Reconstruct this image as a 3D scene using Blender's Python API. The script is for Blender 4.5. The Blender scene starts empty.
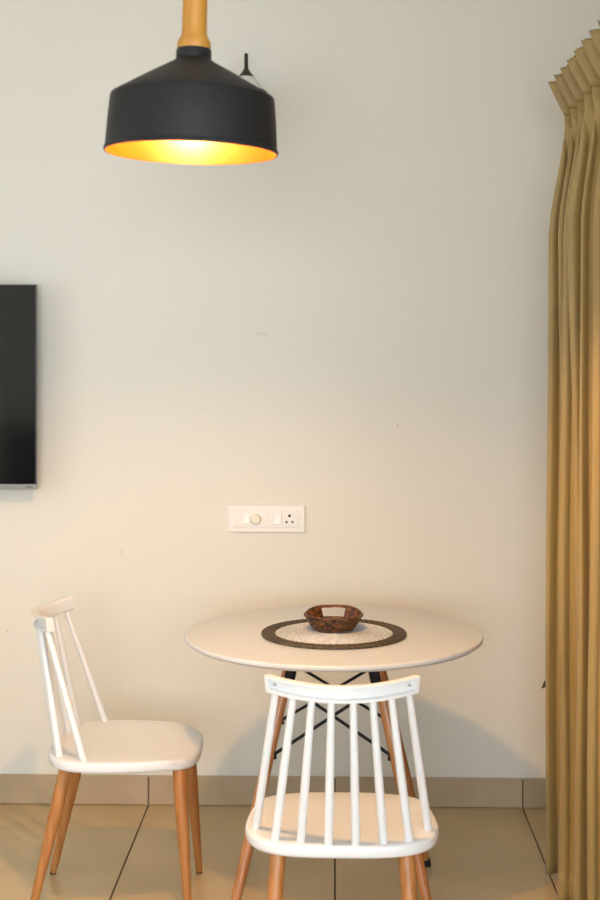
import bpy, bmesh, math, random
from mathutils import Vector, Matrix
random.seed(7)
PI = math.pi
scene = bpy.context.scene
C = scene.collection

# ------------------------------------------------------------------ camera
F = 1400.0                       # focal length in pixels of the 600x900 frame
CAMZ = 1.47
YAW = math.atan(35.0 / F)        # camera turned slightly left of the wall's normal
cam_d = bpy.data.cameras.new('camera')
cam = bpy.data.objects.new('camera', cam_d); C.objects.link(cam)
cam_d.sensor_fit = 'VERTICAL'; cam_d.sensor_height = 36.0; cam_d.sensor_width = 24.0
cam_d.lens = F / 900.0 * 36.0
cam_d.shift_y = -(450 - 348) / 900.0
cam.location = (0, 0, CAMZ)
cam.rotation_euler = (PI / 2, 0, YAW)
cam_d.dof.use_dof = True
cam_d.dof.focus_distance = 3.75
cam_d.dof.aperture_fstop = 4.2
scene.camera = cam

# ------------------------------------------------------------------ view and light
vs = scene.view_settings
vs.view_transform = 'Standard'; vs.look = 'None'; vs.gamma = 1.0; vs.use_curve_mapping = False
vs.exposure = 1.05
world = bpy.data.worlds.new('sky_world'); scene.world = world; world.use_nodes = True
bg = world.node_tree.nodes['Background']
bg.inputs[0].default_value = (0.80, 0.90, 1.0, 1); bg.inputs[1].default_value = 1.2

def area(name, loc, rot, sx, sy, power, col):
    l = bpy.data.lights.new(name, 'AREA'); l.shape = 'RECTANGLE'; l.size = sx; l.size_y = sy
    l.energy = power; l.color = col
    o = bpy.data.objects.new(name, l); C.objects.link(o); o.location = loc; o.rotation_euler = rot
    return o
# daylight entering through the glass door on the right, and a window on the left behind the camera
area('daylight_door', (1.04, 0.20, 1.10), (0, PI / 2, 0), 2.0, 2.9, 33, (0.72, 0.87, 1.0))
area('daylight_window', (-2.92, 2.4, 1.5), (0, -PI / 2, 0), 1.2, 1.7, 3, (0.92, 0.95, 1.0))
area('rear_fill_light', (-0.25, -2.62, 1.55), (PI / 2, 0, 0), 2.0, 1.3, 88, (0.79, 0.90, 1.0))  # added fill from behind the camera, evens out the light on the wall
BULB = 800.0

# ------------------------------------------------------------------ helpers
def mat(name, base, rough=0.5, metal=0.0, emit=None, es=0.0, spec=None, coat=0.0):
    m = bpy.data.materials.new(name); m.use_nodes = True
    b = m.node_tree.nodes['Principled BSDF']
    b.inputs['Base Color'].default_value = (*base, 1); b.inputs['Roughness'].default_value = rough
    b.inputs['Metallic'].default_value = metal
    if spec is not None: b.inputs['Specular IOR Level'].default_value = spec
    if coat: b.inputs['Coat Weight'].default_value = coat
    if emit:
        b.inputs['Emission Color'].default_value = (*emit, 1); b.inputs['Emission Strength'].default_value = es
    return m

def noise_mat(name, c1, c2, scale=(1, 1, 1), nscale=8.0, detail=4.0, rough=0.5, bump=0.0, bscale=60.0, lo=0.35, hi=0.65, spec=None, metal=0.0, coat=0.0):
    m = mat(name, c1, rough, metal, spec=spec, coat=coat); nt = m.node_tree; N = nt.nodes; L = nt.links
    b = N['Principled BSDF']
    tc = N.new('ShaderNodeTexCoord'); mp = N.new('ShaderNodeMapping'); mp.inputs['Scale'].default_value = scale
    no = N.new('ShaderNodeTexNoise'); no.inputs['Scale'].default_value = nscale; no.inputs['Detail'].default_value = detail
    rp = N.new('ShaderNodeValToRGB')
    rp.color_ramp.elements[0].position = lo; rp.color_ramp.elements[1].position = hi
    rp.color_ramp.elements[0].color = (*c1, 1); rp.color_ramp.elements[1].color = (*c2, 1)
    L.new(tc.outputs['Object'], mp.inputs[0]); L.new(mp.outputs[0], no.inputs['Vector'])
    L.new(no.outputs['Fac'], rp.inputs[0]); L.new(rp.outputs[0], b.inputs['Base Color'])
    if bump:
        n2 = N.new('ShaderNodeTexNoise'); n2.inputs['Scale'].default_value = bscale; n2.inputs['Detail'].default_value = 5
        bp = N.new('ShaderNodeBump'); bp.inputs['Strength'].default_value = bump; bp.inputs['Distance'].default_value = 0.002
        L.new(mp.outputs[0], n2.inputs['Vector']); L.new(n2.outputs['Fac'], bp.inputs['Height']); L.new(bp.outputs[0], b.inputs['Normal'])
    return m

def obj(name, bm, m, parent=None, smooth=False, angle=None):
    me = bpy.data.meshes.new(name); bmesh.ops.recalc_face_normals(bm, faces=bm.faces[:]); bm.to_mesh(me); bm.free()
    o = bpy.data.objects.new(name, me); C.objects.link(o)
    if m: me.materials.append(m)
    if smooth:
        me.polygons.foreach_set('use_smooth', [True] * len(me.polygons))
        me.set_sharp_from_angle(angle=math.radians(angle or 40))
    if parent: o.parent = parent
    return o

def thing(name, label, cat, loc=(0, 0, 0), rz=0.0, group=None):
    o = bpy.data.objects.new(name, None); C.objects.link(o); o.location = loc; o.rotation_euler = (0, 0, rz)
    o['label'] = label; o['category'] = cat; o.empty_display_size = 0.05
    if group: o['group'] = group
    return o

def tag(o, label, cat, group=None):
    o['label'] = label; o['category'] = cat
    if group: o['group'] = group
    return o

def struct(o, label=None):
    o['kind'] = 'structure'
    if label: o['label'] = label
    return o

def box(bm, x0, x1, y0, y1, z0, z1, bev=0.0, seg=2):
    r = bmesh.ops.create_cube(bm, size=1.0)
    for v in r['verts']:
        v.co = Vector(((x0 + x1) / 2 + v.co.x * (x1 - x0), (y0 + y1) / 2 + v.co.y * (y1 - y0), (z0 + z1) / 2 + v.co.z * (z1 - z0)))
    if bev:
        es = list({e for v in r['verts'] for e in v.link_edges})
        bmesh.ops.bevel(bm, geom=es, offset=bev, segments=seg, affect='EDGES', profile=0.5)
    return bm

def bx(*a, **k): return box(bmesh.new(), *a, **k)

def loft(bm, rings, cap0=True, cap1=True, closed=True):
    vr = [[bm.verts.new(p) for p in r] for r in rings]
    n = len(vr[0])
    for a, b in zip(vr, vr[1:]):
        for i in range(n if closed else n - 1):
            j = (i + 1) % n
            bm.faces.new((a[i], a[j], b[j], b[i]))
    if cap0: bm.faces.new(vr[0][::-1])
    if cap1: bm.faces.new(vr[-1])
    return vr

def frame(d):
    d = d.normalized(); up = Vector((0, 0, 1)) if abs(d.z) < 0.95 else Vector((1, 0, 0))
    a = d.cross(up).normalized(); return a, d.cross(a).normalized()

def tube(bm, pts, rads, seg=12, closed=False):
    pts = [Vector(p) for p in pts]; n = len(pts); rings = []
    for i, p in enumerate(pts):
        if closed: d = pts[(i + 1) % n] - pts[i - 1]
        else: d = pts[min(i + 1, n - 1)] - pts[max(i - 1, 0)]
        a, b = frame(d); r = rads[i] if hasattr(rads, '__len__') else rads
        rings.append([p + (a * math.cos(t) + b * math.sin(t)) * r for t in (2 * PI * k / seg for k in range(seg))])
    if closed:
        rings.append(rings[0])
        vr = [[bm.verts.new(q) for q in r] for r in rings[:-1]]; vr.append(vr[0])
        for a, b in zip(vr, vr[1:]):
            for i in range(seg):
                j = (i + 1) % seg; bm.faces.new((a[i], a[j], b[j], b[i]))
    else: loft(bm, rings)
    return bm

def lathe(bm, prof, seg=48, c=(0, 0, 0), axis='z', cap0=False, cap1=False):
    rings = []
    for r, z in prof:
        ring = []
        for k in range(seg):
            t = 2 * PI * k / seg; x, y = r * math.cos(t), r * math.sin(t)
            p = (x, y, z) if axis == 'z' else (x, -z, y)
            ring.append(Vector(p) + Vector(c))
        rings.append(ring)
    loft(bm, rings, cap0, cap1)
    bmesh.ops.remove_doubles(bm, verts=bm.verts[:], dist=1e-6)
    return bm

def bevel_mod(o, w, seg=2, ang=40):
    m = o.modifiers.new('bevel', 'BEVEL'); m.width = w; m.segments = seg; m.limit_method = 'ANGLE'; m.angle_limit = math.radians(ang)
    return o

def lerp(a, b, t): return a + (b - a) * t
def sstep(a, b, x):
    t = max(0.0, min(1.0, (x - a) / (b - a))); return t * t * (3 - 2 * t)

# ------------------------------------------------------------------ materials
M = {}
M['tile'] = noise_mat('floor_tile_glaze', (0.45, 0.325, 0.165), (0.53, 0.39, 0.21), nscale=3.0, detail=6, rough=0.28, bump=0.05, bscale=12)
M['skirt'] = noise_mat('skirting_tile_glaze', (0.41, 0.31, 0.195), (0.46, 0.35, 0.23), nscale=5.0, detail=6, rough=0.35)
M['grout'] = noise_mat('dark_grout', (0.11, 0.072, 0.04), (0.16, 0.105, 0.06), nscale=60, rough=0.9)
M['plaster'] = noise_mat('plain_plaster', (0.70, 0.66, 0.58), (0.72, 0.68, 0.60), nscale=2, rough=0.85)
M['tanwall'] = noise_mat('tan_bounce_wall_paint', (0.50, 0.40, 0.26), (0.52, 0.42, 0.28), nscale=2, rough=0.85)  # tan made up for the unseen right wall, to give warm bounce
M['ceil'] = noise_mat('ceiling_paint', (0.78, 0.76, 0.72), (0.80, 0.78, 0.74), nscale=2, rough=0.9)
M['white'] = noise_mat('white_moulded_plastic', (0.73, 0.725, 0.715), (0.75, 0.745, 0.735), nscale=4, rough=0.38)
M['lam'] = noise_mat('white_laminate', (0.62, 0.615, 0.605), (0.64, 0.635, 0.625), nscale=6, rough=0.30)
M['oak'] = noise_mat('oak_leg', (0.34, 0.125, 0.030), (0.48, 0.205, 0.060), scale=(28, 28, 1.6), nscale=2.2, detail=6, rough=0.38, lo=0.3, hi=0.7)
M['beech'] = noise_mat('beech_table_leg', (0.36, 0.14, 0.045), (0.48, 0.21, 0.075), scale=(30, 30, 1.8), nscale=2.0, detail=6, rough=0.3, lo=0.3, hi=0.7)
M['blackm'] = noise_mat('black_powder_coat', (0.010, 0.010, 0.011), (0.014, 0.014, 0.015), nscale=80, rough=0.5, spec=0.15)
M['rubber'] = noise_mat('black_rubber', (0.012, 0.011, 0.010), (0.02, 0.018, 0.016), nscale=50, rough=0.7)
M['shade'] = noise_mat('matte_charcoal_enamel', (0.012, 0.012, 0.0125), (0.015, 0.015, 0.0155), nscale=120, rough=0.48, spec=0.25, bump=0.04, bscale=300)
M['gold'] = noise_mat('gold_enamel', (0.11, 0.027, 0.0012), (0.125, 0.032, 0.0016), nscale=20, rough=0.34, metal=0.5)
M['lampwood'] = noise_mat('yellow_lamp_wood', (0.42, 0.18, 0.022), (0.56, 0.26, 0.04), scale=(22, 22, 2.0), nscale=2, detail=5, rough=0.45, lo=0.3, hi=0.7)
M['collar'] = noise_mat('black_collar', (0.010, 0.011, 0.013), (0.014, 0.015, 0.018), nscale=50, rough=0.35, spec=0.3)
M['bulb'] = mat('glowing_bulb_glass', (1, 0.9, 0.7), 0.3, emit=(1.0, 0.56, 0.18), es=BULB)
M['cable'] = noise_mat('black_cable', (0.015, 0.015, 0.015), (0.025, 0.025, 0.025), nscale=90, rough=0.6)
M['tvblack'] = noise_mat('tv_black_plastic', (0.012, 0.012, 0.013), (0.016, 0.016, 0.017), nscale=60, rough=0.4)
M['screen'] = noise_mat('tv_glass', (0.004, 0.0045, 0.005), (0.005, 0.0055, 0.006), nscale=2, rough=0.09, spec=0.6)
M['silver'] = noise_mat('silver_trim', (0.22, 0.215, 0.21), (0.27, 0.265, 0.26), scale=(1, 40, 40), nscale=6, rough=0.4, metal=0.4)
M['badge'] = noise_mat('dark_badge', (0.12, 0.12, 0.12), (0.16, 0.16, 0.16), nscale=60, rough=0.4, metal=0.5)
M['plate'] = noise_mat('ivory_switch_plastic', (0.80, 0.755, 0.70), (0.82, 0.775, 0.72), nscale=5, rough=0.3)
M['knob'] = noise_mat('cream_knob_plastic', (0.78, 0.70, 0.56), (0.80, 0.72, 0.58), nscale=5, rough=0.3)
M['hole'] = noise_mat('dark_pin_hole', (0.01, 0.01, 0.01), (0.02, 0.018, 0.015), nscale=40, rough=0.8)
M['screw'] = noise_mat('grey_screw', (0.50, 0.50, 0.49), (0.56, 0.56, 0.55), nscale=80, rough=0.4, metal=0.7)
M['opal'] = noise_mat('opal_glass', (0.72, 0.71, 0.68), (0.75, 0.74, 0.71), nscale=3, rough=0.18)
M['bronze'] = noise_mat('dark_bronze', (0.035, 0.030, 0.020), (0.055, 0.046, 0.03), nscale=60, rough=0.4, metal=0.4)
M['alu'] = noise_mat('white_aluminium', (0.72, 0.72, 0.71), (0.75, 0.75, 0.74), nscale=8, rough=0.4)
M['matring'] = noise_mat('dark_brown_woven_reed', (0.030, 0.020, 0.010), (0.13, 0.085, 0.038), nscale=140, detail=3, rough=0.6, lo=0.38, hi=0.66)
M['matwhite'] = noise_mat('white_woven_cord', (0.42, 0.42, 0.42), (0.66, 0.66, 0.66), nscale=170, detail=2, rough=0.75, lo=0.35, hi=0.6)
M['wicker'] = noise_mat('glossy_brown_wicker', (0.022, 0.007, 0.003), (0.22, 0.075, 0.020), nscale=95, detail=3, rough=0.3, lo=0.36, hi=0.68)
M['tab'] = noise_mat('dark_brown_tab', (0.03, 0.018, 0.006), (0.045, 0.028, 0.01), nscale=60, rough=0.7)

# curtain cloth: satin-weave tan with fine thread relief
def cloth():
    m = noise_mat('tan_curtain_cloth', (0.315, 0.21, 0.066), (0.36, 0.243, 0.083), scale=(1, 1, 0.25), nscale=14, detail=4, rough=0.55, bump=0.12, bscale=500)
    b = m.node_tree.nodes['Principled BSDF']
    b.inputs['Sheen Weight'].default_value = 0.25; b.inputs['Sheen Roughness'].default_value = 0.4
    return m
M['cloth'] = cloth()

# wall paint: cream emulsion with a few scuffs and hairline marks
def wall_paint():
    m = noise_mat('cream_wall_paint', (0.710, 0.675, 0.595), (0.730, 0.695, 0.615), nscale=1.3, detail=5, rough=0.62, bump=0.10, bscale=45)
    nt = m.node_tree; N = nt.nodes; L = nt.links; b = N['Principled BSDF']
    src = b.inputs['Base Color'].links[0].from_socket
    tc = N.new('ShaderNodeTexCoord'); no = N.new('ShaderNodeTexNoise'); no.inputs['Scale'].default_value = 90
    L.new(tc.outputs['Object'], no.inputs['Vector'])
    for (x, z, rx, rz, ang, k) in ((-0.235, 1.515, 0.030, 0.008, 0.1, 0.30), (0.20, 1.222, 0.005, 0.016, -0.5, 0.5), (-0.42, 1.277, 0.010, 0.006, 0.4, 0.3),
                              (-0.69, 0.812, 0.006, 0.012, 0.3, 0.4), (-1.06, 0.555, 0.006, 0.008, 0, 0.5), (-0.36, 0.476, 0.004, 0.006, 0, 0.6)):
        mp = N.new('ShaderNodeMapping'); mp.vector_type = 'TEXTURE'
        mp.inputs['Location'].default_value = (x, 4.5, z); mp.inputs['Rotation'].default_value = (0, ang, 0); mp.inputs['Scale'].default_value = (rx, 1, rz)
        ln = N.new('ShaderNodeVectorMath'); ln.operation = 'LENGTH'
        L.new(tc.outputs['Object'], mp.inputs[0]); L.new(mp.outputs[0], ln.inputs[0])
        mr = N.new('ShaderNodeMapRange'); mr.inputs[1].default_value = 1.0; mr.inputs[2].default_value = 0.3; mr.inputs[3].default_value = 0; mr.inputs[4].default_value = k
        L.new(ln.outputs['Value'], mr.inputs[0])
        n2 = N.new('ShaderNodeMath'); n2.operation = 'MULTIPLY'; L.new(mr.outputs[0], n2.inputs[0]); L.new(no.outputs['Fac'], n2.inputs[1])
        mx = N.new('ShaderNodeMix'); mx.data_type = 'RGBA'
        L.new(n2.outputs[0], mx.inputs[0]); L.new(src, mx.inputs[6]); mx.inputs[7].default_value = (0.26, 0.19, 0.13, 1)
        src = mx.outputs[2]
    L.new(src, b.inputs['Base Color'])
    return m
M['wall'] = wall_paint()

def glass_mat():
    m = bpy.data.materials.new('clear_window_glass'); m.use_nodes = True; nt = m.node_tree; N = nt.nodes
    for n in list(N): N.remove(n)
    out = N.new('ShaderNodeOutputMaterial'); mx = N.new('ShaderNodeMixShader'); tr = N.new('ShaderNodeBsdfTransparent'); gl = N.new('ShaderNodeBsdfGlossy')
    gl.inputs['Roughness'].default_value = 0.02; mx.inputs[0].default_value = 0.07
    nt.links.new(tr.outputs[0], mx.inputs[1]); nt.links.new(gl.outputs[0], mx.inputs[2]); nt.links.new(mx.outputs[0], out.inputs[0])
    return m
M['glass'] = glass_mat()

# ------------------------------------------------------------------ the room
XL, XR, YF, YB, ZC = -2.7, 0.90, -2.4, 4.5, 2.85
T = 0.12
struct(obj('wall_back', bx(XL - T, XR + T, YB, YB + T, -0.05, ZC), M['wall']), 'cream painted wall behind the round table')
bm = bmesh.new()
box(bm, XL - T, -1.3, YF - T, YF, -0.05, ZC); box(bm, 0.8, XR + T, YF - T, YF, -0.05, ZC); box(bm, -1.3, 0.8, YF - T, YF, -0.05, 0.88); box(bm, -1.3, 0.8, YF - T, YF, 2.22, ZC)
struct(obj('wall_front', bm, M['plaster']))
struct(obj('ceiling', bx(XL - T, XR + T, YF - T, YB + T, ZC, ZC + 0.1), M['ceil']))

def wall_with_opening(x0, x1, oy0, oy1, oz0, oz1):
    bm = bmesh.new()
    box(bm, x0, x1, YF, oy0, -0.05, ZC); box(bm, x0, x1, oy1, YB, -0.05, ZC)
    if oz0 > 0: box(bm, x0, x1, oy0, oy1, -0.05, oz0)
    box(bm, x0, x1, oy0, oy1, oz1, ZC)
    return bm
struct(obj('wall_right', wall_with_opening(XR, XR + T, -1.3, 1.7, -0.05, 2.15), M['tanwall']))
struct(obj('wall_left', wall_with_opening(XL - T, XL, 1.5, 3.3, 0.85, 2.10), M['plaster']))

def window(name, x, y0, y1, z0, z1, n, label, rz=0.0):
    w = bpy.data.objects.new(name, None); C.objects.link(w); w.location = (x, (y0 + y1) / 2, z0); struct(w, label); w.rotation_euler = (0, 0, rz)
    h = z1 - z0; L_ = y1 - y0; fw = 0.05
    bm = bmesh.new(); box(bm, -0.035, 0.035, -L_ / 2, L_ / 2, 0, fw); box(bm, -0.035, 0.035, -L_ / 2, L_ / 2, h - fw, h)
    box(bm, -0.035, 0.035, -L_ / 2, -L_ / 2 + fw, fw, h - fw); box(bm, -0.035, 0.035, L_ / 2 - fw, L_ / 2, fw, h - fw)
    obj('window_frame', bm, M['alu'], w)
    for k in range(n):
        a = -L_ / 2 + fw + k * (L_ - 2 * fw) / n; b = a + (L_ - 2 * fw) / n
        if k: obj('mullion', bx(-0.03, 0.03, a - 0.022, a + 0.022, fw, h - fw), M['alu'], w)
        obj('pane', bx(-0.003, 0.003, a + 0.022, b - 0.022, fw, h - fw), M['glass'], w)
window('window_1', XR + 0.06, -1.3, 1.7, 0.0, 2.15, 2, 'sliding glass door beside the tan curtain')
window('window_2', XL - 0.06, 1.5, 3.3, 0.85, 2.10, 2, 'window in the left wall')

struct(obj('trim_tv_reflection', bx(XL, XR, YF, YF + 0.02, 0, 0.86), noise_mat('dark_reflection_panel', (0.012, 0.007, 0.004), (0.02, 0.011, 0.006), scale=(2, 2, 20), nscale=3, rough=0.5)))  # unseen dark panel, added to darken the lower reflection in the television
window('window_fill', -0.25, YF - 0.06 - 1.05, YF - 0.06 + 1.05, 0.88, 2.22, 3, 'window added in the unseen wall facing the table, for fill light', PI / 2)  # made-up opening behind the camera for the frontal fill light

# floor: grout bed with separate tiles, seams at x = 0, +-0.6
fl = struct(obj('floor', bx(XL - T, XR + T, YF - T, YB + T, -0.06, -0.004), M['grout']), 'floor of large beige ceramic tiles')
TW, TL, G = 0.6, 1.2, 0.0024
tile_mesh = {}
for ix in range(-5, 2):
    for iy in range(6):
        x0, x1 = max(ix * TW, XL), min((ix + 1) * TW, XR)
        y1 = YB - iy * TL; y0 = max(y1 - TL, YF)
        if x1 - x0 < 0.02 or y1 - y0 < 0.02: continue
        key = (round(x1 - x0, 3), round(y1 - y0, 3))
        if key not in tile_mesh:
            w, l = key
            t = obj('tile', bx(-w / 2 + G, w / 2 - G, -l / 2 + G, l / 2 - G, -0.010, 0.0, bev=0.0012, seg=1), M['tile'], fl); tile_mesh[key] = t.data
        else:
            t = bpy.data.objects.new('tile', tile_mesh[key]); C.objects.link(t); t.parent = fl
        t.location = ((x0 + x1) / 2, (y0 + y1) / 2, 0)

bb = struct(obj('baseboard_back', bx(XL, XR, YB - 0.006, YB, 0, 0.088), M['grout']), 'tiled skirting along the cream wall')
for ix in range(-5, 2):
    x0, x1 = max(ix * TW, XL), min((ix + 1) * TW, XR)
    w = x1 - x0
    t = obj('skirting_tile', bx(-w / 2 + 0.002, w / 2 - 0.002, -0.006, 0.006, 0.001, 0.094, bev=0.0015, seg=1), M['skirt'], bb)
    t.location = ((x0 + x1) / 2, YB - 0.0062, 0)

# ------------------------------------------------------------------ round table
TC = Vector((-0.004, 3.72, 0)); TZ = 0.715; TR = 0.395
tb = thing('round_table', 'round white table with splayed wooden legs and black crossed braces', 'table', TC, -0.021)
bm = bmesh.new()
lathe(bm, [(0.0001, TZ), (TR - 0.006, TZ), (TR - 0.0025, TZ - 0.001), (TR - 0.0004, TZ - 0.0035), (TR, TZ - 0.006), (TR - 0.001, TZ - 0.011), (TR - 0.010, TZ - 0.018), (0.0001, TZ - 0.018)], seg=128)
obj('tabletop', bm, M['lam'], tb, smooth=True, angle=30)
def tleg(sx, sy, z):
    t = 1 - z / 0.70
    return Vector((sx * lerp(0.101, 0.259, t), sy * lerp(0.101, 0.270, t), z))
for sx in (-1, 1):
    for sy in (-1, 1):
        bm = bmesh.new(); zs = [0.697, 0.60, 0.45, 0.30, 0.15, 0.02, 0.012]; rs = [0.0145, 0.0150, 0.0152, 0.0148, 0.0138, 0.0122, 0.0118]
        tube(bm, [tleg(sx, sy, z) for z in zs], rs, 20)
        lg = obj('leg', bm, M['beech'], tb, smooth=True)
        bm = bmesh.new(); tube(bm, [tleg(sx, sy, z) for z in (0.022, 0.008, 0.0002)], [0.0135, 0.0135, 0.0125], 16)
        obj('foot_cap', bm, M['rubber'], lg, smooth=True)
        # black metal bracket hugging the inner side of the leg under the top
        bm = bmesh.new(); p = tleg(sx, sy, 0.697); q = tleg(sx, sy, 0.60); off = Vector((-sx * 0.0065, sy * 0.002, 0))
        tube(bm, [p + off, q + off], 0.0165, 16)
        box(bm, p.x - sx * 0.012 - 0.028, p.x - sx * 0.012 + 0.028, p.y - 0.028, p.y + 0.028, 0.6915, 0.6968)
        obj('bracket', bm, M['blackm'], tb)
def brace(p, q):
    bm = bmesh.new(); tube(bm, [p, lerp(p, q, 0.5), q], 0.0042, 10); obj('brace', bm, M['blackm'], tb, smooth=True)
for sy in (-1, 1):
    for sx in (-1, 1):
        dy = Vector((0, 0.0045 * sx, 0))
        brace(tleg(-sx, sy, 0.600) + dy + Vector((0.012 * sx, 0, 0)), tleg(sx, sy, 0.437) + dy + Vector((-0.012 * sx, 0, 0)))
for sy in (-1, 1):
    for sx in (-1, 1):
        p = tleg(sx, sy, 0.437); bm = bmesh.new(); tube(bm, [p + Vector((-sx * 0.010, 0, 0.008)), p + Vector((-sx * 0.0125, 0, -0.012))], 0.0075, 10)
        obj('brace_clip', bm, M['blackm'], tb, smooth=True)
for sx in (-1, 1):
    bm = bmesh.new(); tube(bm, [(sx * 0.09, -0.10, 0.688), (sx * 0.09, 0.10, 0.688)], 0.0055, 10)
    obj('under_rail', bm, M['blackm'], tb, smooth=True)

# ------------------------------------------------------------------ placemat and basket
PM = Vector((-0.003, 3.690, TZ + 0.0004)); PR = 0.191; PI_R = 0.156
pm = thing('placemat', 'round white woven placemat with dark brown border on table', 'placemat', PM)
bm = bmesh.new(); prof = [(0.0001, 0.0), (0.0001, 0.004)]
nr = 26
for k in range(nr):
    r0 = 0.002 + (PI_R - 0.002) * k / nr; r1 = 0.002 + (PI_R - 0.002) * (k + 1) / nr
    prof += [(r0 + (r1 - r0) * 0.12, 0.0036), (r0 + (r1 - r0) * 0.5, 0.0050), (r0 + (r1 - r0) * 0.88, 0.0036)]
prof += [(PI_R, 0.0)]
lathe(bm, prof, seg=96)
obj('woven_centre', bm, M['matwhite'], pm, smooth=True, angle=60)
# border: coils of twisted reed, each a real ridge with strand relief
bord = None
for k in range(5):
    rr = PI_R + 0.0036 + k * 0.0070
    n = 260; bm = bmesh.new(); rings = []
    for i in range(n):
        t = 2 * PI * i / n; rad = 0.0038 * (1 + 0.14 * math.sin(i * 2 * PI / 4 + k * 1.7))
        c = Vector((rr * math.cos(t), rr * math.sin(t), 0.0040)); a = Vector((math.cos(t), math.sin(t), 0))
        rings.append([c + a * (rad * math.cos(q)) + Vector((0, 0, rad * 0.95 * math.sin(q))) for q in (2 * PI * j / 8 for j in range(8))])
    vr = [[bm.verts.new(p) for p in r] for r in rings]; vr.append(vr[0])
    for a, b in zip(vr, vr[1:]):
        for j in range(8): bm.faces.new((a[j], a[(j + 1) % 8], b[(j + 1) % 8], b[j]))
    obj('border_coil', bm, M['matring'], pm, smooth=True, angle=60)

BK = Vector((-0.004, 3.722, TZ + 0.0065))
bk = thing('wicker_basket', 'small glossy brown wicker basket with handle opening on placemat', 'basket', BK)
def boct(t, rx, ry, p=2.7):
    c, s = math.cos(t), math.sin(t)
    k = (abs(c) ** p + abs(s) ** p) ** (-1 / p)
    # blend of circle and diamond gives the faceted boat outline
    d = 1 / (abs(c) * 0.72 + abs(s) * 0.72) if abs(c) + abs(s) > 0 else 1
    k = min(1.0, d) if p < 2 else min(1.02, d)
    return Vector((rx * c * k, ry * s * k, 0))
BH = 0.040
def rim_z(t):      # rear side (towards the wall) rises to carry the handle bar
    return BH + 0.010 * sstep(0.15, 0.80, math.sin(t))
NU, NV = 144, 30
def basket_wall(inner):
    bm = bmesh.new(); grid = []
    for j in range(NV + 1):
        v = j / NV; row = []
        for i in range(NU):
            t = 2 * PI * i / NU
            rx = lerp(0.047, 0.0745, v ** 0.8); ry = lerp(0.043, 0.069, v ** 0.8)
            p = boct(t, rx, ry); z = v * rim_z(t)
            rowi = int(v * 7.999); ph = 0 if rowi % 2 == 0 else PI
            bul = abs(math.sin(v * 8 * PI)) * (0.55 + 0.45 * math.cos(24 * t + ph))
            n = Vector((math.cos(t), math.sin(t), 0)); off = 0.0046 * bul - 0.001
            if inner: off = -0.0042 - 0.0015 * bul
            row.append(bm.verts.new(p + n * off + Vector((0, 0, z))))
        grid.append(row)
    for j in range(NV):
        v = (j + 0.5) / NV
        for i in range(NU):
            t = 2 * PI * (i + 0.5) / NU
            x = boct(t, 0.0745, 0.069).x
            if math.sin(t) > 0 and abs(x) < 0.036 and 0.50 < v < 0.93: continue      # the handle opening
            k = (i + 1) % NU; bm.faces.new((grid[j][i], grid[j][k], grid[j + 1][k], grid[j + 1][i]))
    return bm
wv = obj('woven_wall', basket_wall(False), M['wicker'], bk, smooth=True, angle=70)
obj('woven_lining', basket_wall(True), M['wicker'], bk, smooth=True, angle=70)
bm = bmesh.new(); bot = [bm.verts.new(boct(2 * PI * i / 48, 0.046, 0.042) + Vector((0, 0, 0.003))) for i in range(48)]
bm.faces.new(bot); r = bmesh.ops.extrude_face_region(bm, geom=bm.faces[:])
for v in [g for g in r['geom'] if isinstance(g, bmesh.types.BMVert)]: v.co.z -= 0.003
obj('basket_base', bm, M['wicker'], bk)
for s in range(3):      # rim of three twisted canes
    n = 200; pts = []
    for i in range(n):
        t = 2 * PI * i / n; a = 20 * t + s * 2 * PI / 3
        pts.append(boct(t, 0.0740 + 0.0022 * math.cos(a), 0.0685 + 0.0022 * math.cos(a)) + Vector((0, 0, rim_z(t) + 0.0022 * math.sin(a))))
    bm = bmesh.new(); tube(bm, pts, 0.0019, 6, closed=True); obj('rim_cane', bm, M['wicker'], bk, smooth=True, angle=70)
# ends of the handle opening wrapped in cane
for s in (-1, 1):
    t = math.acos(min(1, 0.037 / 0.0745)); t = t if s > 0 else PI - t
    bm = bmesh.new(); p = boct(t, 0.066, 0.061); q = boct(t, 0.0735, 0.068)
    tube(bm, [p + Vector((0, 0, 0.022)), q + Vector((0, 0, rim_z(t)))], 0.0030, 8); obj('handle_post', bm, M['wicker'], bk, smooth=True)

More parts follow.
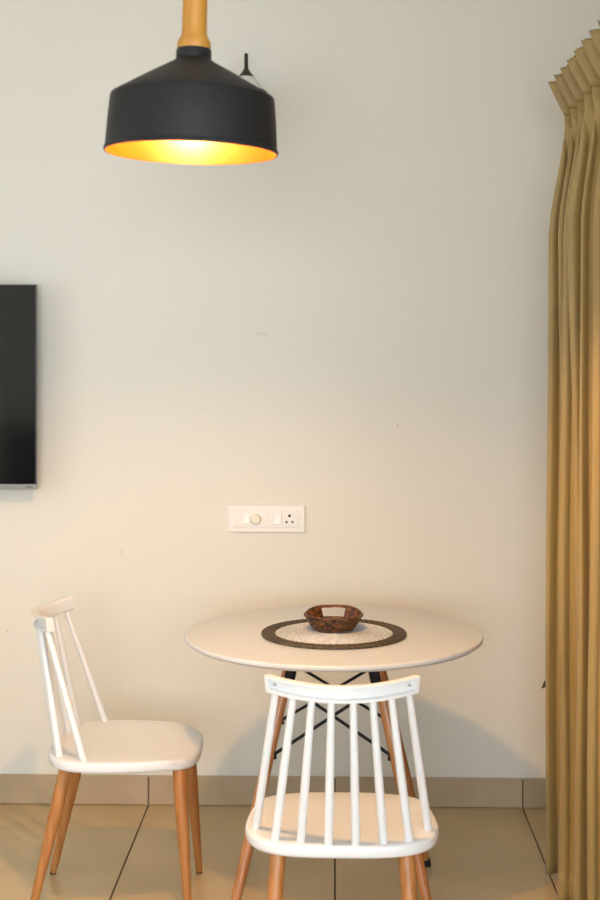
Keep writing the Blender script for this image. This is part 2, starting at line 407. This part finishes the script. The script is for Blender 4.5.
# ------------------------------------------------------------------ spindle-back chairs
SZ = 0.420
def seat_outline(k, n=72):
    pts = []
    for i in range(n):
        t = 2 * PI * i / n; c, s = math.cos(t), math.sin(t); e = 2 / 3.3
        x = 0.2145 * math.copysign(abs(c) ** e, c); y = 0.199 * math.copysign(abs(s) ** e, s)
        x *= 1 - 0.10 * sstep(-0.08, 0.20, y)
        pts.append((x * k, y * k))
    return pts
def seat_z(x, y):
    r = math.hypot(x / 0.21, y / 0.2)
    return -0.007 * (1 - sstep(0.15, 0.95, r)) - 0.010 * sstep(0.10, 0.20, y)
def make_chair(label, loc, rz):
    t = thing('spindle_chair', label, 'chair', loc, rz, 'white spindle-back chairs at the round table')
    bm = bmesh.new(); rings = []
    for k, dz in ((0.02, 0), (0.25, 0), (0.5, 0), (0.7, 0), (0.85, 0), (0.93, 0), (0.97, -0.0006), (0.988, -0.002), (0.997, -0.005), (1.0, -0.009), (1.0, -0.020), (0.994, -0.0245), (0.98, -0.027), (0.85, -0.027), (0.3, -0.027), (0.02, -0.027)):
        top = dz > -0.026
        rings.append([Vector((x, y, SZ + dz + (seat_z(x, y) if top else -0.010 * sstep(0.10, 0.20, y)))) for x, y in seat_outline(k)])
    loft(bm, rings); obj('seat', bm, M['white'], t, smooth=True, angle=50)
    # top rail with hollowed back
    def railc(x):
        q = (x / 0.157) ** 2
        return Vector((x, -0.241 + 0.062 * q, 0.751 + 0.008 * q))
    xs = [-0.157, -0.1505, -0.150] + [lerp(-0.145, 0.145, i / 24) for i in range(25)] + [0.150, 0.1505, 0.157]
    bm = bmesh.new(); rings = []
    for i, x in enumerate(xs):
        c = railc(x); d = (railc(x + 0.001) - railc(x - 0.001)).normalized(); nrm = Vector((d.y, -d.x, 0)).normalized()   # points to the rear
        up = (Vector((0, 0, 1)) + nrm * 0.16).normalized()
        rec = 0.0125 if 2 <= i <= len(xs) - 3 else 0.0
        hh, th = 0.0185, 0.0105
        def P(a, b): return c + nrm * a + up * b
        rings.append([P(-th, hh - 0.004), P(-th, -hh + 0.004), P(-th + 0.004, -hh), P(th, -hh), P(th, -hh + 0.006), P(th - rec, -hh + 0.008), P(th - rec, hh - 0.008), P(th, hh - 0.006), P(th, hh), P(-th + 0.004, hh)])
    loft(bm, rings); rail = obj('top_rail', bm, M['white'], t, smooth=True, angle=28); bevel_mod(rail, 0.0016, 2, 30)
    for s in (-1, 1):
        x = s * 0.143; c = railc(x); d = (railc(x + 0.001) - railc(x - 0.001)).normalized(); nrm = Vector((d.y, -d.x, 0)).normalized()
        bm = bmesh.new(); tube(bm, [c - nrm * 0.0025, c + nrm * 0.0005], [0.0040, 0.0036], 12); obj('screw', bm, M['screw'], rail, smooth=True)
    bot = ((0.189, -0.086), (0.144, -0.157), (0.0885, -0.172), (0.029, -0.184)); tops = (0.140, 0.102, 0.063, 0.0227)
    for s in (-1, 1):
        for (bxx, byy), tx in zip(bot, tops):
            p = Vector((s * bxx, byy, SZ - 0.006)); c = railc(s * tx); q = c + Vector((0, 0.001, -0.010))
            bm = bmesh.new(); tube(bm, [lerp(p, q, f) for f in (0, 0.15, 0.4, 0.7, 1)], [0.0094, 0.0096, 0.0094, 0.0086, 0.0076], 14)
            obj('spindle', bm, M['white'], t, smooth=True)
    for s in (-1, 1):
        for (x0, y0), (x1, y1) in (((0.137, -0.140), (0.163, -0.230)), ((0.140, 0.150), (0.172, 0.178))):
            p = Vector((s * x0, y0, SZ - 0.026 - 0.010 * sstep(0.10, 0.20, y0))); q = Vector((s * x1, y1, 0.004))
            bm = bmesh.new(); tube(bm, [lerp(p, q, f) for f in (0, 0.1, 0.3, 0.6, 0.97, 1)], [0.0165, 0.0175, 0.0170, 0.0138, 0.0098, 0.0088], 20)
            lg = obj('leg', bm, M['oak'], t, smooth=True)
            bm = bmesh.new(); tube(bm, [q + Vector((0, 0, 0.003)), Vector((q.x, q.y, 0.0002))], [0.0090, 0.0086], 14); obj('glide', bm, M['rubber'], lg)
    return t
def dup(root, loc, rz, label):
    r = root.copy(); C.objects.link(r); r.location = loc; r.rotation_euler = (0, 0, rz); r['label'] = label
    for ch in list(root.children):
        c = ch.copy(); C.objects.link(c); c.parent = r
        for g in ch.children:
            d = g.copy(); C.objects.link(d); d.parent = c
    return r
ch = make_chair('white spindle-back chair seen from behind, in front of the round table', (0.015, 3.150, 0), 0)
dup(ch, (-0.555, 3.738, 0), -PI / 2 + 0.02, 'white spindle-back chair seen side-on, left of the round table')

# ------------------------------------------------------------------ pendant lamp
PD = Vector((-0.2800, 2.72, 1.849))
pl = thing('pendant_lamp', 'charcoal metal pendant lamp with gold inside and yellow wooden neck', 'lamp', PD)
pl.rotation_euler = (0, math.radians(1.5), 0)
bm = bmesh.new()
outer = [(0.1690, 0.0), (0.1700, 0.004), (0.1690, 0.008), (0.1672, 0.010), (0.1640, 0.060), (0.1600, 0.105), (0.1590, 0.1085), (0.1565, 0.1115), (0.1200, 0.133), (0.0800, 0.156), (0.0400, 0.178), (0.0330, 0.184)]
inner = [(0.0305, 0.182), (0.038, 0.1755), (0.0785, 0.153), (0.1185, 0.130), (0.154, 0.1095), (0.1572, 0.104), (0.1612, 0.060), (0.1652, 0.008), (0.1660, 0.0)]
lathe(bm, outer, seg=96); sh = obj('shade', bm, M['shade'], pl, smooth=True, angle=25)
bm = bmesh.new(); lathe(bm, inner + [outer[0]], seg=96); obj('gold_lining', bm, M['gold'], pl, smooth=True, angle=30)['label'] = 'gold lining of the shade'
bm = bmesh.new(); lathe(bm, [(0.0325, 0.1825), (0.0345, 0.184), (0.0345, 0.200), (0.0325, 0.203), (0.001, 0.203)], seg=48); obj('collar', bm, M['collar'], pl, smooth=True, angle=40)
bm = bmesh.new(); lathe(bm, [(0.001, 0.2032), (0.0318, 0.2032), (0.0328, 0.206), (0.0325, 0.215), (0.0305, 0.220), (0.0265, 0.226), (0.0247, 0.232), (0.0242, 0.250), (0.0240, 0.330), (0.0240, 0.400), (0.022, 0.408), (0.001, 0.410)], seg=40)
obj('neck', bm, M['lampwood'], pl, smooth=True, angle=40)['label'] = 'yellow wooden neck'
bm = bmesh.new(); lathe(bm, [(0.020, 0.183), (0.020, 0.130), (0.017, 0.120), (0.001, 0.120)], seg=24); obj('bulb_holder', bm, M['collar'], pl, smooth=True)
bm = bmesh.new(); lathe(bm, [(0.013, 0.1195), (0.015, 0.108), (0.024, 0.092), (0.030, 0.076), (0.0305, 0.066), (0.026, 0.054), (0.015, 0.046), (0.001, 0.043)], seg=24); obj('bulb', bm, M['bulb'], pl, smooth=True, angle=80)
bm = bmesh.new(); tube(bm, [(0, 0, 0.409), (-0.004, 0, 0.60), (-0.010, 0, 0.80), (-0.018, 0, 0.975)], 0.0035, 8); obj('cable', bm, M['cable'], pl, smooth=True)
bm = bmesh.new(); lathe(bm, [(0.001, 0.955), (0.020, 0.957), (0.050, 0.985), (0.052, 0.994), (0.001, 0.995)], seg=32, c=(-0.018, 0, 0)); obj('ceiling_rose', bm, M['shade'], pl, smooth=True)

# ------------------------------------------------------------------ wall light behind the pendant
SC = Vector((-0.2785, YB, 2.115))
wl = thing('wall_light', 'white glass wall light with dark pointed finial, half hidden by the pendant', 'lamp', SC)
yo = -0.115
bm = bmesh.new(); lathe(bm, [(0.001, 0.0), (0.055, 0.0), (0.055, 0.010), (0.046, 0.017), (0.001, 0.018)], seg=36, c=(0, -0.001, 0.03), axis='y'); obj('wall_plate', bm, M['bronze'], wl, smooth=True)
bm = bmesh.new(); tube(bm, [(0, -0.012, 0.03), (0, -0.05, 0.0), (0, yo + 0.02, -0.02), (0, yo, 0.0), (0, yo, 0.04)], 0.008, 12); obj('arm', bm, M['bronze'], wl, smooth=True)
bm = bmesh.new(); lathe(bm, [(0.001, 0.036), (0.036, 0.038), (0.062, 0.060), (0.076, 0.088), (0.077, 0.105), (0.071, 0.132), (0.060, 0.154), (0.049, 0.170), (0.036, 0.190), (0.0240, 0.205), (0.001, 0.208)], seg=48, c=(0, yo, 0)); obj('glass_shade', bm, M['opal'], wl, smooth=True, angle=60)
bm = bmesh.new(); lathe(bm, [(0.0600, 0.151), (0.0650, 0.153), (0.0620, 0.161), (0.0555, 0.163)], seg=48, c=(0, yo, 0)); obj('shade_band', bm, M['bronze'], wl, smooth=True)
bm = bmesh.new(); lathe(bm, [(0.001, 0.2045), (0.0235, 0.2045), (0.0225, 0.209), (0.0150, 0.218), (0.0085, 0.228), (0.0065, 0.233), (0.0058, 0.274), (0.0045, 0.279), (0.001, 0.280)], seg=24, c=(0, yo, 0)); obj('finial', bm, M['bronze'], wl, smooth=True)

# ------------------------------------------------------------------ television
TVR, TVW, TVH, TVZ, TVY = -0.943, 1.14, 0.648, 1.023, 4.405
tv = thing('television', 'flat black television with silver lower edge mounted on wall', 'television', (TVR - TVW / 2, TVY, TVZ))
hw = TVW / 2
obj('housing', bx(-hw, hw, 0.0, 0.009, 0.0, TVH, bev=0.001), M['tvblack'], tv)
obj('rear_housing', bx(-hw + 0.06, hw - 0.06, 0.009, 0.042, 0.03, TVH - 0.05, bev=0.006), M['tvblack'], tv)
obj('screen', bx(-hw + 0.005, hw - 0.005, -0.0025, 0.0005, 0.018, TVH - 0.005), M['screen'], tv)
lb = obj('lower_bezel', bx(-hw - 0.001, hw + 0.001, -0.005, 0.012, 0.0, 0.0165, bev=0.002), M['silver'], tv); lb['label'] = 'silver lower bezel'
obj('side_trim', bx(hw - 0.001, hw + 0.0016, -0.003, 0.004, 0.017, TVH, bev=0.0006, seg=1), M['badge'], tv)
obj('side_trim', bx(-hw - 0.0016, -hw + 0.001, -0.003, 0.004, 0.017, TVH, bev=0.0006, seg=1), M['badge'], tv)
obj('badge', bx(hw - 0.034, hw - 0.010, -0.0062, -0.0045, 0.006, 0.0105), M['badge'], lb)
obj('wall_mount', bx(-0.18, 0.18, 0.040, YB - TVY, 0.15, 0.50), M['tvblack'], tv)

# ------------------------------------------------------------------ switch plate
sw = thing('switch_plate', 'ivory switch plate with two rockers, round regulator and socket', 'switch plate', (-0.2205, YB, 0.9215))
obj('frame', bx(-0.124, 0.124, -0.009, 0, -0.0435, 0.0435, bev=0.003), M['plate'], sw)
obj('module_panel', bx(-0.106, 0.106, -0.0115, -0.008, -0.0275, 0.0275, bev=0.0012), M['plate'], sw)
for x0, x1 in ((-0.0745, -0.0525), (0.0265, 0.0485)):
    bm = bx(x0, x1, -0.0155, -0.011, -0.0165, 0.0165, bev=0.0015)
    for v in bm.verts:
        if v.co.y < -0.013: v.co.y += 0.0028 * (v.co.z / 0.0165)
    obj('rocker', bm, M['plate'], sw)
obj('blank_module', bx(-0.1040, -0.0765, -0.0125, -0.011, -0.0245, 0.0245, bev=0.0008), M['plate'], sw)
obj('blank_module', bx(-0.0145, 0.0085, -0.0125, -0.011, -0.0245, 0.0245, bev=0.0008), M['plate'], sw)
bm = bmesh.new(); lathe(bm, [(0.0165, 0.010), (0.0160, 0.020), (0.0135, 0.0235), (0.001, 0.024)], seg=32, c=(-0.0335, -0.001, 0), axis='y')
kn = obj('regulator_knob', bm, M['knob'], sw, smooth=True); obj('pointer', bx(-0.0345, -0.0325, -0.0262, -0.0245, 0.002, 0.012), M['plate'], kn)
so = obj('socket', bx(0.0525, 0.0985, -0.0130, -0.011, -0.0245, 0.0245, bev=0.0010), M['plate'], sw)
for x, z, r in ((0.0745, 0.0105, 0.0046), (0.0650, -0.0095, 0.0036), (0.0840, -0.0095, 0.0036)):
    bm = bmesh.new(); lathe(bm, [(0.0004, 0.0110), (r, 0.0110), (r, 0.0136), (0.0004, 0.0136)], seg=16, c=(x, 0, z), axis='y'); obj('pin_hole', bm, M['hole'], so)

# ------------------------------------------------------------------ curtain
CU = thing('curtain', 'tan pinch-pleated curtain hanging to the floor beside the wall', 'curtain', (0.66, 3.92, 0.0))
ox, oy = 0.66, 3.92
ZT, ZP, ZB = 2.205, 2.112, 0.018
NP, SP, S = 16, 0.104, 28
rnd = random.Random(3)
amp = [rnd.uniform(0.55, 1.25) for _ in range(NP + 1)]; phs = [rnd.uniform(-0.9, 0.9) for _ in range(NP + 1)]; drift = [rnd.uniform(-1, 1) for _ in range(NP + 1)]
amp[0], amp[1] = 1.0, 0.92
Y0 = 3.872                      # centre of the farthest pleat
def interp(keys, v):
    for (a, b), (c, d) in zip(keys, keys[1:]):
        if v <= c: return lerp(b, d, (v - a) / (c - a))
    return keys[-1][1]
def header_pt(k, f, q):         # k pleat, f in [0,1) along the pleat, q 0 at top .. 1 at the pinch
    v = f - 0.5
    w = lerp(0.0150, 0.0045, q ** 0.8); tip = lerp(0.588, 0.632, q ** 1.1); back = lerp(0.690, 0.684, q); val = lerp(0.034, 0.010, q)
    st = (0.012 if k == 0 else 0.006) * (1 - q)
    ky = [(0, -SP / 2), (0.16, -SP * lerp(0.34, 0.25, q)), (0.24, -1.7 * w), (0.32, -w), (0.41, -0.5 * w), (0.5, 0), (0.59, 0.5 * w), (0.68, w), (0.76, 1.7 * w), (0.84, SP * lerp(0.34, 0.25, q)), (1, SP / 2)]
    kx = [(0, back), (0.16, back - 0.002), (0.24, back - 0.008), (0.32, tip), (0.41, tip + st * 0.5 + val), (0.5, tip + st), (0.59, tip + st * 1.5 + val), (0.68, tip + 2 * st), (0.76, back - 0.008), (0.84, back - 0.002), (1, back)]
    return Vector((interp(kx, f), Y0 - k * SP - interp(ky, f), 0))
def drape_pt(k, f, z):
    g = (ZP - z) / (ZP - ZB)    # 0 pinch .. 1 hem
    s = k + f
    a = lerp(amp[k], amp[min(k + 1, NP)], f); d = lerp(drift[k], drift[min(k + 1, NP)], f); p = lerp(phs[k], phs[min(k + 1, NP)], f)
    th = 2 * PI * (s - 0.5) + p * 1.6 * g + 0.5 * d * math.sin(3.0 * g + p * 5)
    A = 0.052 + 0.046 * sstep(0.0, 0.17, g)
    fold = (0.5 + 0.5 * math.cos(th)) ** 0.85
    wide = 0.5 + 0.5 * math.cos(PI * (s - 0.45) + 0.6 * d)
    m = sstep(0.06, 0.80, g)
    x = 0.684 - A * a * lerp(1.0, 0.72, m) * fold - 0.036 * m * wide - 0.004 * math.sin(9 * g + 4 * s) * m
    y = Y0 - k * SP - (f - 0.5) * SP + 0.026 * math.sin(2 * th) * 0.5 * sstep(0, 0.07, g) + 0.014 * math.sin(th) * sstep(0, 0.07, g) + 0.014 * m * math.sin(PI * (s - 0.2)) + 0.006 * d * m
    if x < 0.590: x = 0.590 - 0.010 * (1 - math.exp(-(0.590 - x) / 0.010))
    return Vector((x, y, 0))
def sheet(rows, thick=None):
    bm = bmesh.new(); vr = [[bm.verts.new(p - Vector((ox, oy, 0))) for p in r] for r in rows]
    for a, b in zip(vr, vr[1:]):
        for i in range(len(a) - 1): bm.faces.new((a[i], a[i + 1], b[i + 1], b[i]))
    return bm
cols = [(k, i / S) for k in range(NP) for i in range(S)] + [(NP - 1, 1.0)]
rows = []
NH = 8
for j in range(NH + 1):
    q = j / NH; z = lerp(ZT, ZP, q)
    rows.append([header_pt(k, f, q) + Vector((0, 0, z + 0.0025 * math.sin(6.28 * f + k) * (1 - q))) for k, f in cols])
hd = obj('pleated_heading', sheet(rows), M['cloth'], CU, smooth=True, angle=70)
rows = []
ND = 90
for j in range(ND + 1):
    z = lerp(ZP, ZB, (j / ND) ** 1.25); g = (ZP - z) / (ZP - ZB); bl = sstep(0.0, 0.04, g)
    rows.append([(lerp(header_pt(k, f, 1.0), drape_pt(k, f, z), bl)) + Vector((0, 0, z)) for k, f in cols])
dr = obj('drape', sheet(rows), M['cloth'], CU, smooth=True, angle=80)
for o in (hd, dr):
    m = o.modifiers.new('cloth_thickness', 'SOLIDIFY'); m.thickness = 0.0016; m.offset = 0
# folded hem
rows = []
for j in range(4):
    z = lerp(ZB - 0.001, ZB + 0.085, j / 3)
    rows.append([drape_pt(k, f, z) + Vector((-0.0022, 0, z)) for k, f in cols])
hm = obj('hem', sheet(rows), M['cloth'], CU, smooth=True, angle=80)
m = hm.modifiers.new('cloth_thickness', 'SOLIDIFY'); m.thickness = 0.0014; m.offset = 0
bm = bmesh.new()     # dark pointed tab peeping out behind the last fold
pts = [(0.592, 0.560), (0.5755, 0.5215), (0.590, 0.527), (0.640, 0.530), (0.640, 0.560)]
vs0 = [bm.verts.new((x - ox, 3.915 - oy, z)) for x, z in pts]; vs1 = [bm.verts.new((x - ox, 3.921 - oy, z)) for x, z in pts]
bm.faces.new(vs0); bm.faces.new(vs1[::-1])
for i in range(5): bm.faces.new((vs0[i], vs1[i], vs1[(i + 1) % 5], vs0[(i + 1) % 5]))
obj('tie_tab', bm, M['tab'], CU)['label'] = 'dark brown pointed tab'

tr = thing('curtain_track', 'slim white track on the right wall carrying the tan curtain', 'curtain track', (0.73, 3.1, 2.165))
obj('rail', bx(-0.012, 0.012, -0.90, 0.84, 0.0, 0.022, bev=0.002), M['alu'], tr)
for yy in (-0.6, 0.0, 0.55): obj('wall_bracket', bx(0.010, XR - 0.73, yy - 0.012, yy + 0.012, 0.004, 0.016), M['alu'], tr)
